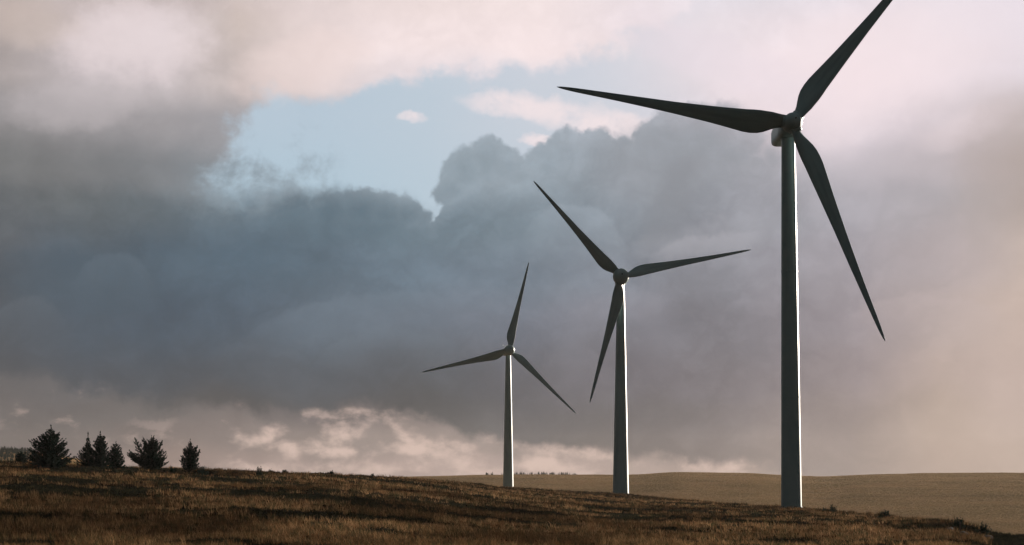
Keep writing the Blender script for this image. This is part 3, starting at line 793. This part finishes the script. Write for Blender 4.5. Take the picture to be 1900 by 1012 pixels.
def bush(col, Y, rows, half, label, seed, base=None):
    if base: Y = y_for(col, base, Y)
    rnd = random.Random(seed); x, y = place(col, Y); zb = tz(x, y) - 0.1
    h = (rows + 4) / F * Y
    root = empty('bush', (x, y, zb)); tag(root, label, 'bush', 'low dark bushes on the hill')
    br = []; TV = []; TQ = []; off = 0
    for q in range(70):
        a = rnd.uniform(0, 6.28); el = rnd.uniform(0.15, 1.4)
        d = (math.cos(a) * math.cos(el), math.sin(a) * math.cos(el), math.sin(el))
        ln = 1 / math.sqrt((math.cos(el) / (half / F * Y)) ** 2 + (math.sin(el) / h) ** 2) * rnd.uniform(0.6, 1.05)
        br.append(((0, 0, 0.02), d, ln, 0.2))
        if q % 9 == 0:
            e = np.array(d) * ln * 0.6
            v, qq = tube([np.zeros(3), e * .5, e], [0.03, 0.02, 0.008], 5); TV.append(v); TQ.append(qq + off); off += len(v)
    link('stem', mesh_np('stem', np.concatenate(TV), quads=np.concatenate(TQ)), M_bark, root)
    veg_object('foliage', [sprays(br, rnd, 0.14, 22)], M_needle, root)
bush(320, 190, 14, 10, 'small round bush between the wide conifer and the slender one', 2, base=880)
bush(374, 185, 17, 17, 'low spreading bush at the right foot of the slender conifer', 5, base=884)
bush(481, 206, 12, 9, 'little dark bush standing alone well right of the trees, before the skyline', 7, base=884)
bush(502, 226, 3, 8, 'larger bush on the skyline just right of the lone bush', 9)
bush(528, 230, 2, 6, 'knobbly bush on the skyline right of two others', 12)
bush(615, 236, 5, 4, 'low bush on bare skyline, roughly halfway between the trees and the farthest turbine', 15)
bush(691, 246, 4, 3, 'tiny bush on the skyline closest to the farthest turbine', 17)
bush(1822, 125, 22, 17, 'rounded dark bush where the near hill ends at the lower right', 21)
bush(1778, 133, 19, 14, 'dark spiky bush on the brow left of the rounded bush at the hill end', 24)
bush(1643, 168, 14, 16, 'dark clump on the brow midway between nearest turbine and hill end', 27)
bush(1545, 203, 12, 9, 'small bush on the brow, farther right of the nearest turbine foot', 29)
bush(1530, 208, 9, 6, 'small bush on the brow, nearest on the right to the nearest turbine foot', 30)

# ------------------------------------------------------------------ marker post and stones by the end of the hill
def stone(col, Y, size, label, seed):
    x, y = place(col, Y); bm = bmesh.new(); bmesh.ops.create_icosphere(bm, subdivisions=3, radius=size)
    for v in bm.verts:
        n_ = mnoise.fractal(v.co * (1.6 / size) * 0.5 + Vector((seed, 0, 0)), 1.0, 2.0, 4)
        v.co *= 1 + 0.35 * n_; v.co.z *= 0.7; v.co.x *= 1.25
    me = bpy.data.meshes.new('stone'); bm.to_mesh(me); bm.free()
    o = link('stone', me, M_stone); o.location = (x, y, tz(x, y) + size * 0.35)
    tag(o, label, 'stone', 'grey stones lying in the heather')
ms, t, b = mat('lichened_stone'); oc = t.node('ShaderNodeTexCoord').outputs['Object']
t.put(b.inputs['Base Color'], t.mix(t.noise(oc, 3, 6, 0.6), (0.025, 0.028, 0.035), (0.08, 0.085, 0.10))); b.inputs['Roughness'].default_value = 0.9
M_stone = ms
stone(1787, 120, 0.32, 'grey stone at the foot of the short marker post', 2)
stone(1762, 126, 0.26, 'grey stone left of the short marker post', 5)
stone(1832, 119, 0.30, 'grey stone below the rounded bush at the hill end', 8)
x, y = place(1781, 121.0); bm = bmesh.new()
rs_ = bmesh.ops.create_cube(bm, size=1.0); bmesh.ops.scale(bm, vec=(0.13, 0.13, 1.1), verts=rs_['verts'])
bmesh.ops.translate(bm, vec=(0, 0, 0.5), verts=rs_['verts'])
top_ = [f for f in bm.faces if f.normal.z > 0.9]
bmesh.ops.poke(bm, faces=top_)
for v in bm.verts:
    if v.co.z > 1.04 and abs(v.co.x) < 0.01: v.co.z += 0.06
bmesh.ops.bevel(bm, geom=[e for e in bm.edges if abs(e.verts[0].co.z - e.verts[1].co.z) > 0.5], offset=0.012, segments=2, affect='EDGES')
me = bpy.data.meshes.new('marker_post'); bm.to_mesh(me); bm.free()
po = link('marker_post', me, M_bark, smooth=False); po.location = (x, y, tz(x, y)); po.rotation_euler = (0.03, 0.04, 0.4)
tag(po, 'short dark wooden post standing in the heather near the lower right', 'post')

# ------------------------------------------------------------------ far woods on the hill tops
def far_wood(name, c0, c1, n, hmin, hmax, label, seed, depth=60, dfar=FAR, off=-10, groves=None):
    rnd = random.Random(seed); V = []; TR = []; C = []
    for q in range(n):
        if groves: g_ = groves[rnd.randrange(len(groves))]; col = min(max(rnd.gauss(g_[0], g_[1]), c0), c1)
        else: col = rnd.uniform(c0, c1)
        Y = dfar + off + rnd.uniform(-depth / 2, depth / 2); x, y = place(col, Y); z = tz(x, y) - 0.3
        edge_ = min(1.0, (col - c0) / 20 + 0.3, (c1 - col) / 20 + 0.3)
        h = rnd.uniform(hmin, hmax) * edge_
        w_ = h * rnd.uniform(0.18, 0.3); cc = NEEDLE * rnd.uniform(0.8, 1.2)
        for lv in range(5):
            z0 = z + h * (0.05 + 0.19 * lv); z1 = z0 + h * 0.30; ww = w_ * (1 - 0.18 * lv)
            for kf in range(6):
                a = 1.05 * kf + rnd.uniform(0, 0.5) + lv; i = len(V)
                V += [(x + ww * math.cos(a), y + ww * math.sin(a), z0 - 0.03 * h), (x + ww * math.cos(a + .9), y + ww * math.sin(a + .9), z0), (x, y, z1)]
                TR.append((i, i + 1, i + 2)); C += [cc] * 3
    o = veg_object(name, [(np.array(V), np.array(TR), None, np.array(C))], M_needle)
    tag(o, label, 'wood', kind='stuff')
far_wood('far_wood', 885, 1072, 200, 1.2, 3.6, 'thin dark line of distant conifers on the far hilltop behind the farthest turbine', 4, groves=[(906,8),(938,9),(958,6),(966,5),(985,9),(1008,6),(1030,10),(1050,4),(1068,3)])
far_wood('far_wood', -420, 72, 2600, 2.6, 4.6, 'dark distant plantation on the hilltop at the left picture edge behind the trees', 6, depth=420, off=-215)

# ------------------------------------------------------------------ haze
bm = bmesh.new(); bmesh.ops.create_cube(bm, size=1.0)
hm = bpy.data.meshes.new('haze'); bm.to_mesh(hm); bm.free()
zlo = float(GV[:, 2].min()) - 1.0; zhi = 112.0
mh = bpy.data.materials.new('haze'); mh.use_nodes = True; nt = mh.node_tree; nt.nodes.clear()
pv = nt.nodes.new('ShaderNodeVolumePrincipled'); oo = nt.nodes.new('ShaderNodeOutputMaterial')
pv.inputs['Density'].default_value = 0.000032; pv.inputs['Color'].default_value = (0.9, 0.83, 0.80, 1); pv.inputs['Anisotropy'].default_value = 0.2
nt.links.new(pv.outputs[0], oo.inputs['Volume'])
hz_o = link('haze', hm, mh, smooth=False); hz_o.location = (0, 0, (zlo + zhi) / 2); hz_o.scale = (7300, 7300, zhi - zlo)
tag(hz_o, 'thin warm evening haze lying over the whole moor', 'haze', kind='stuff')
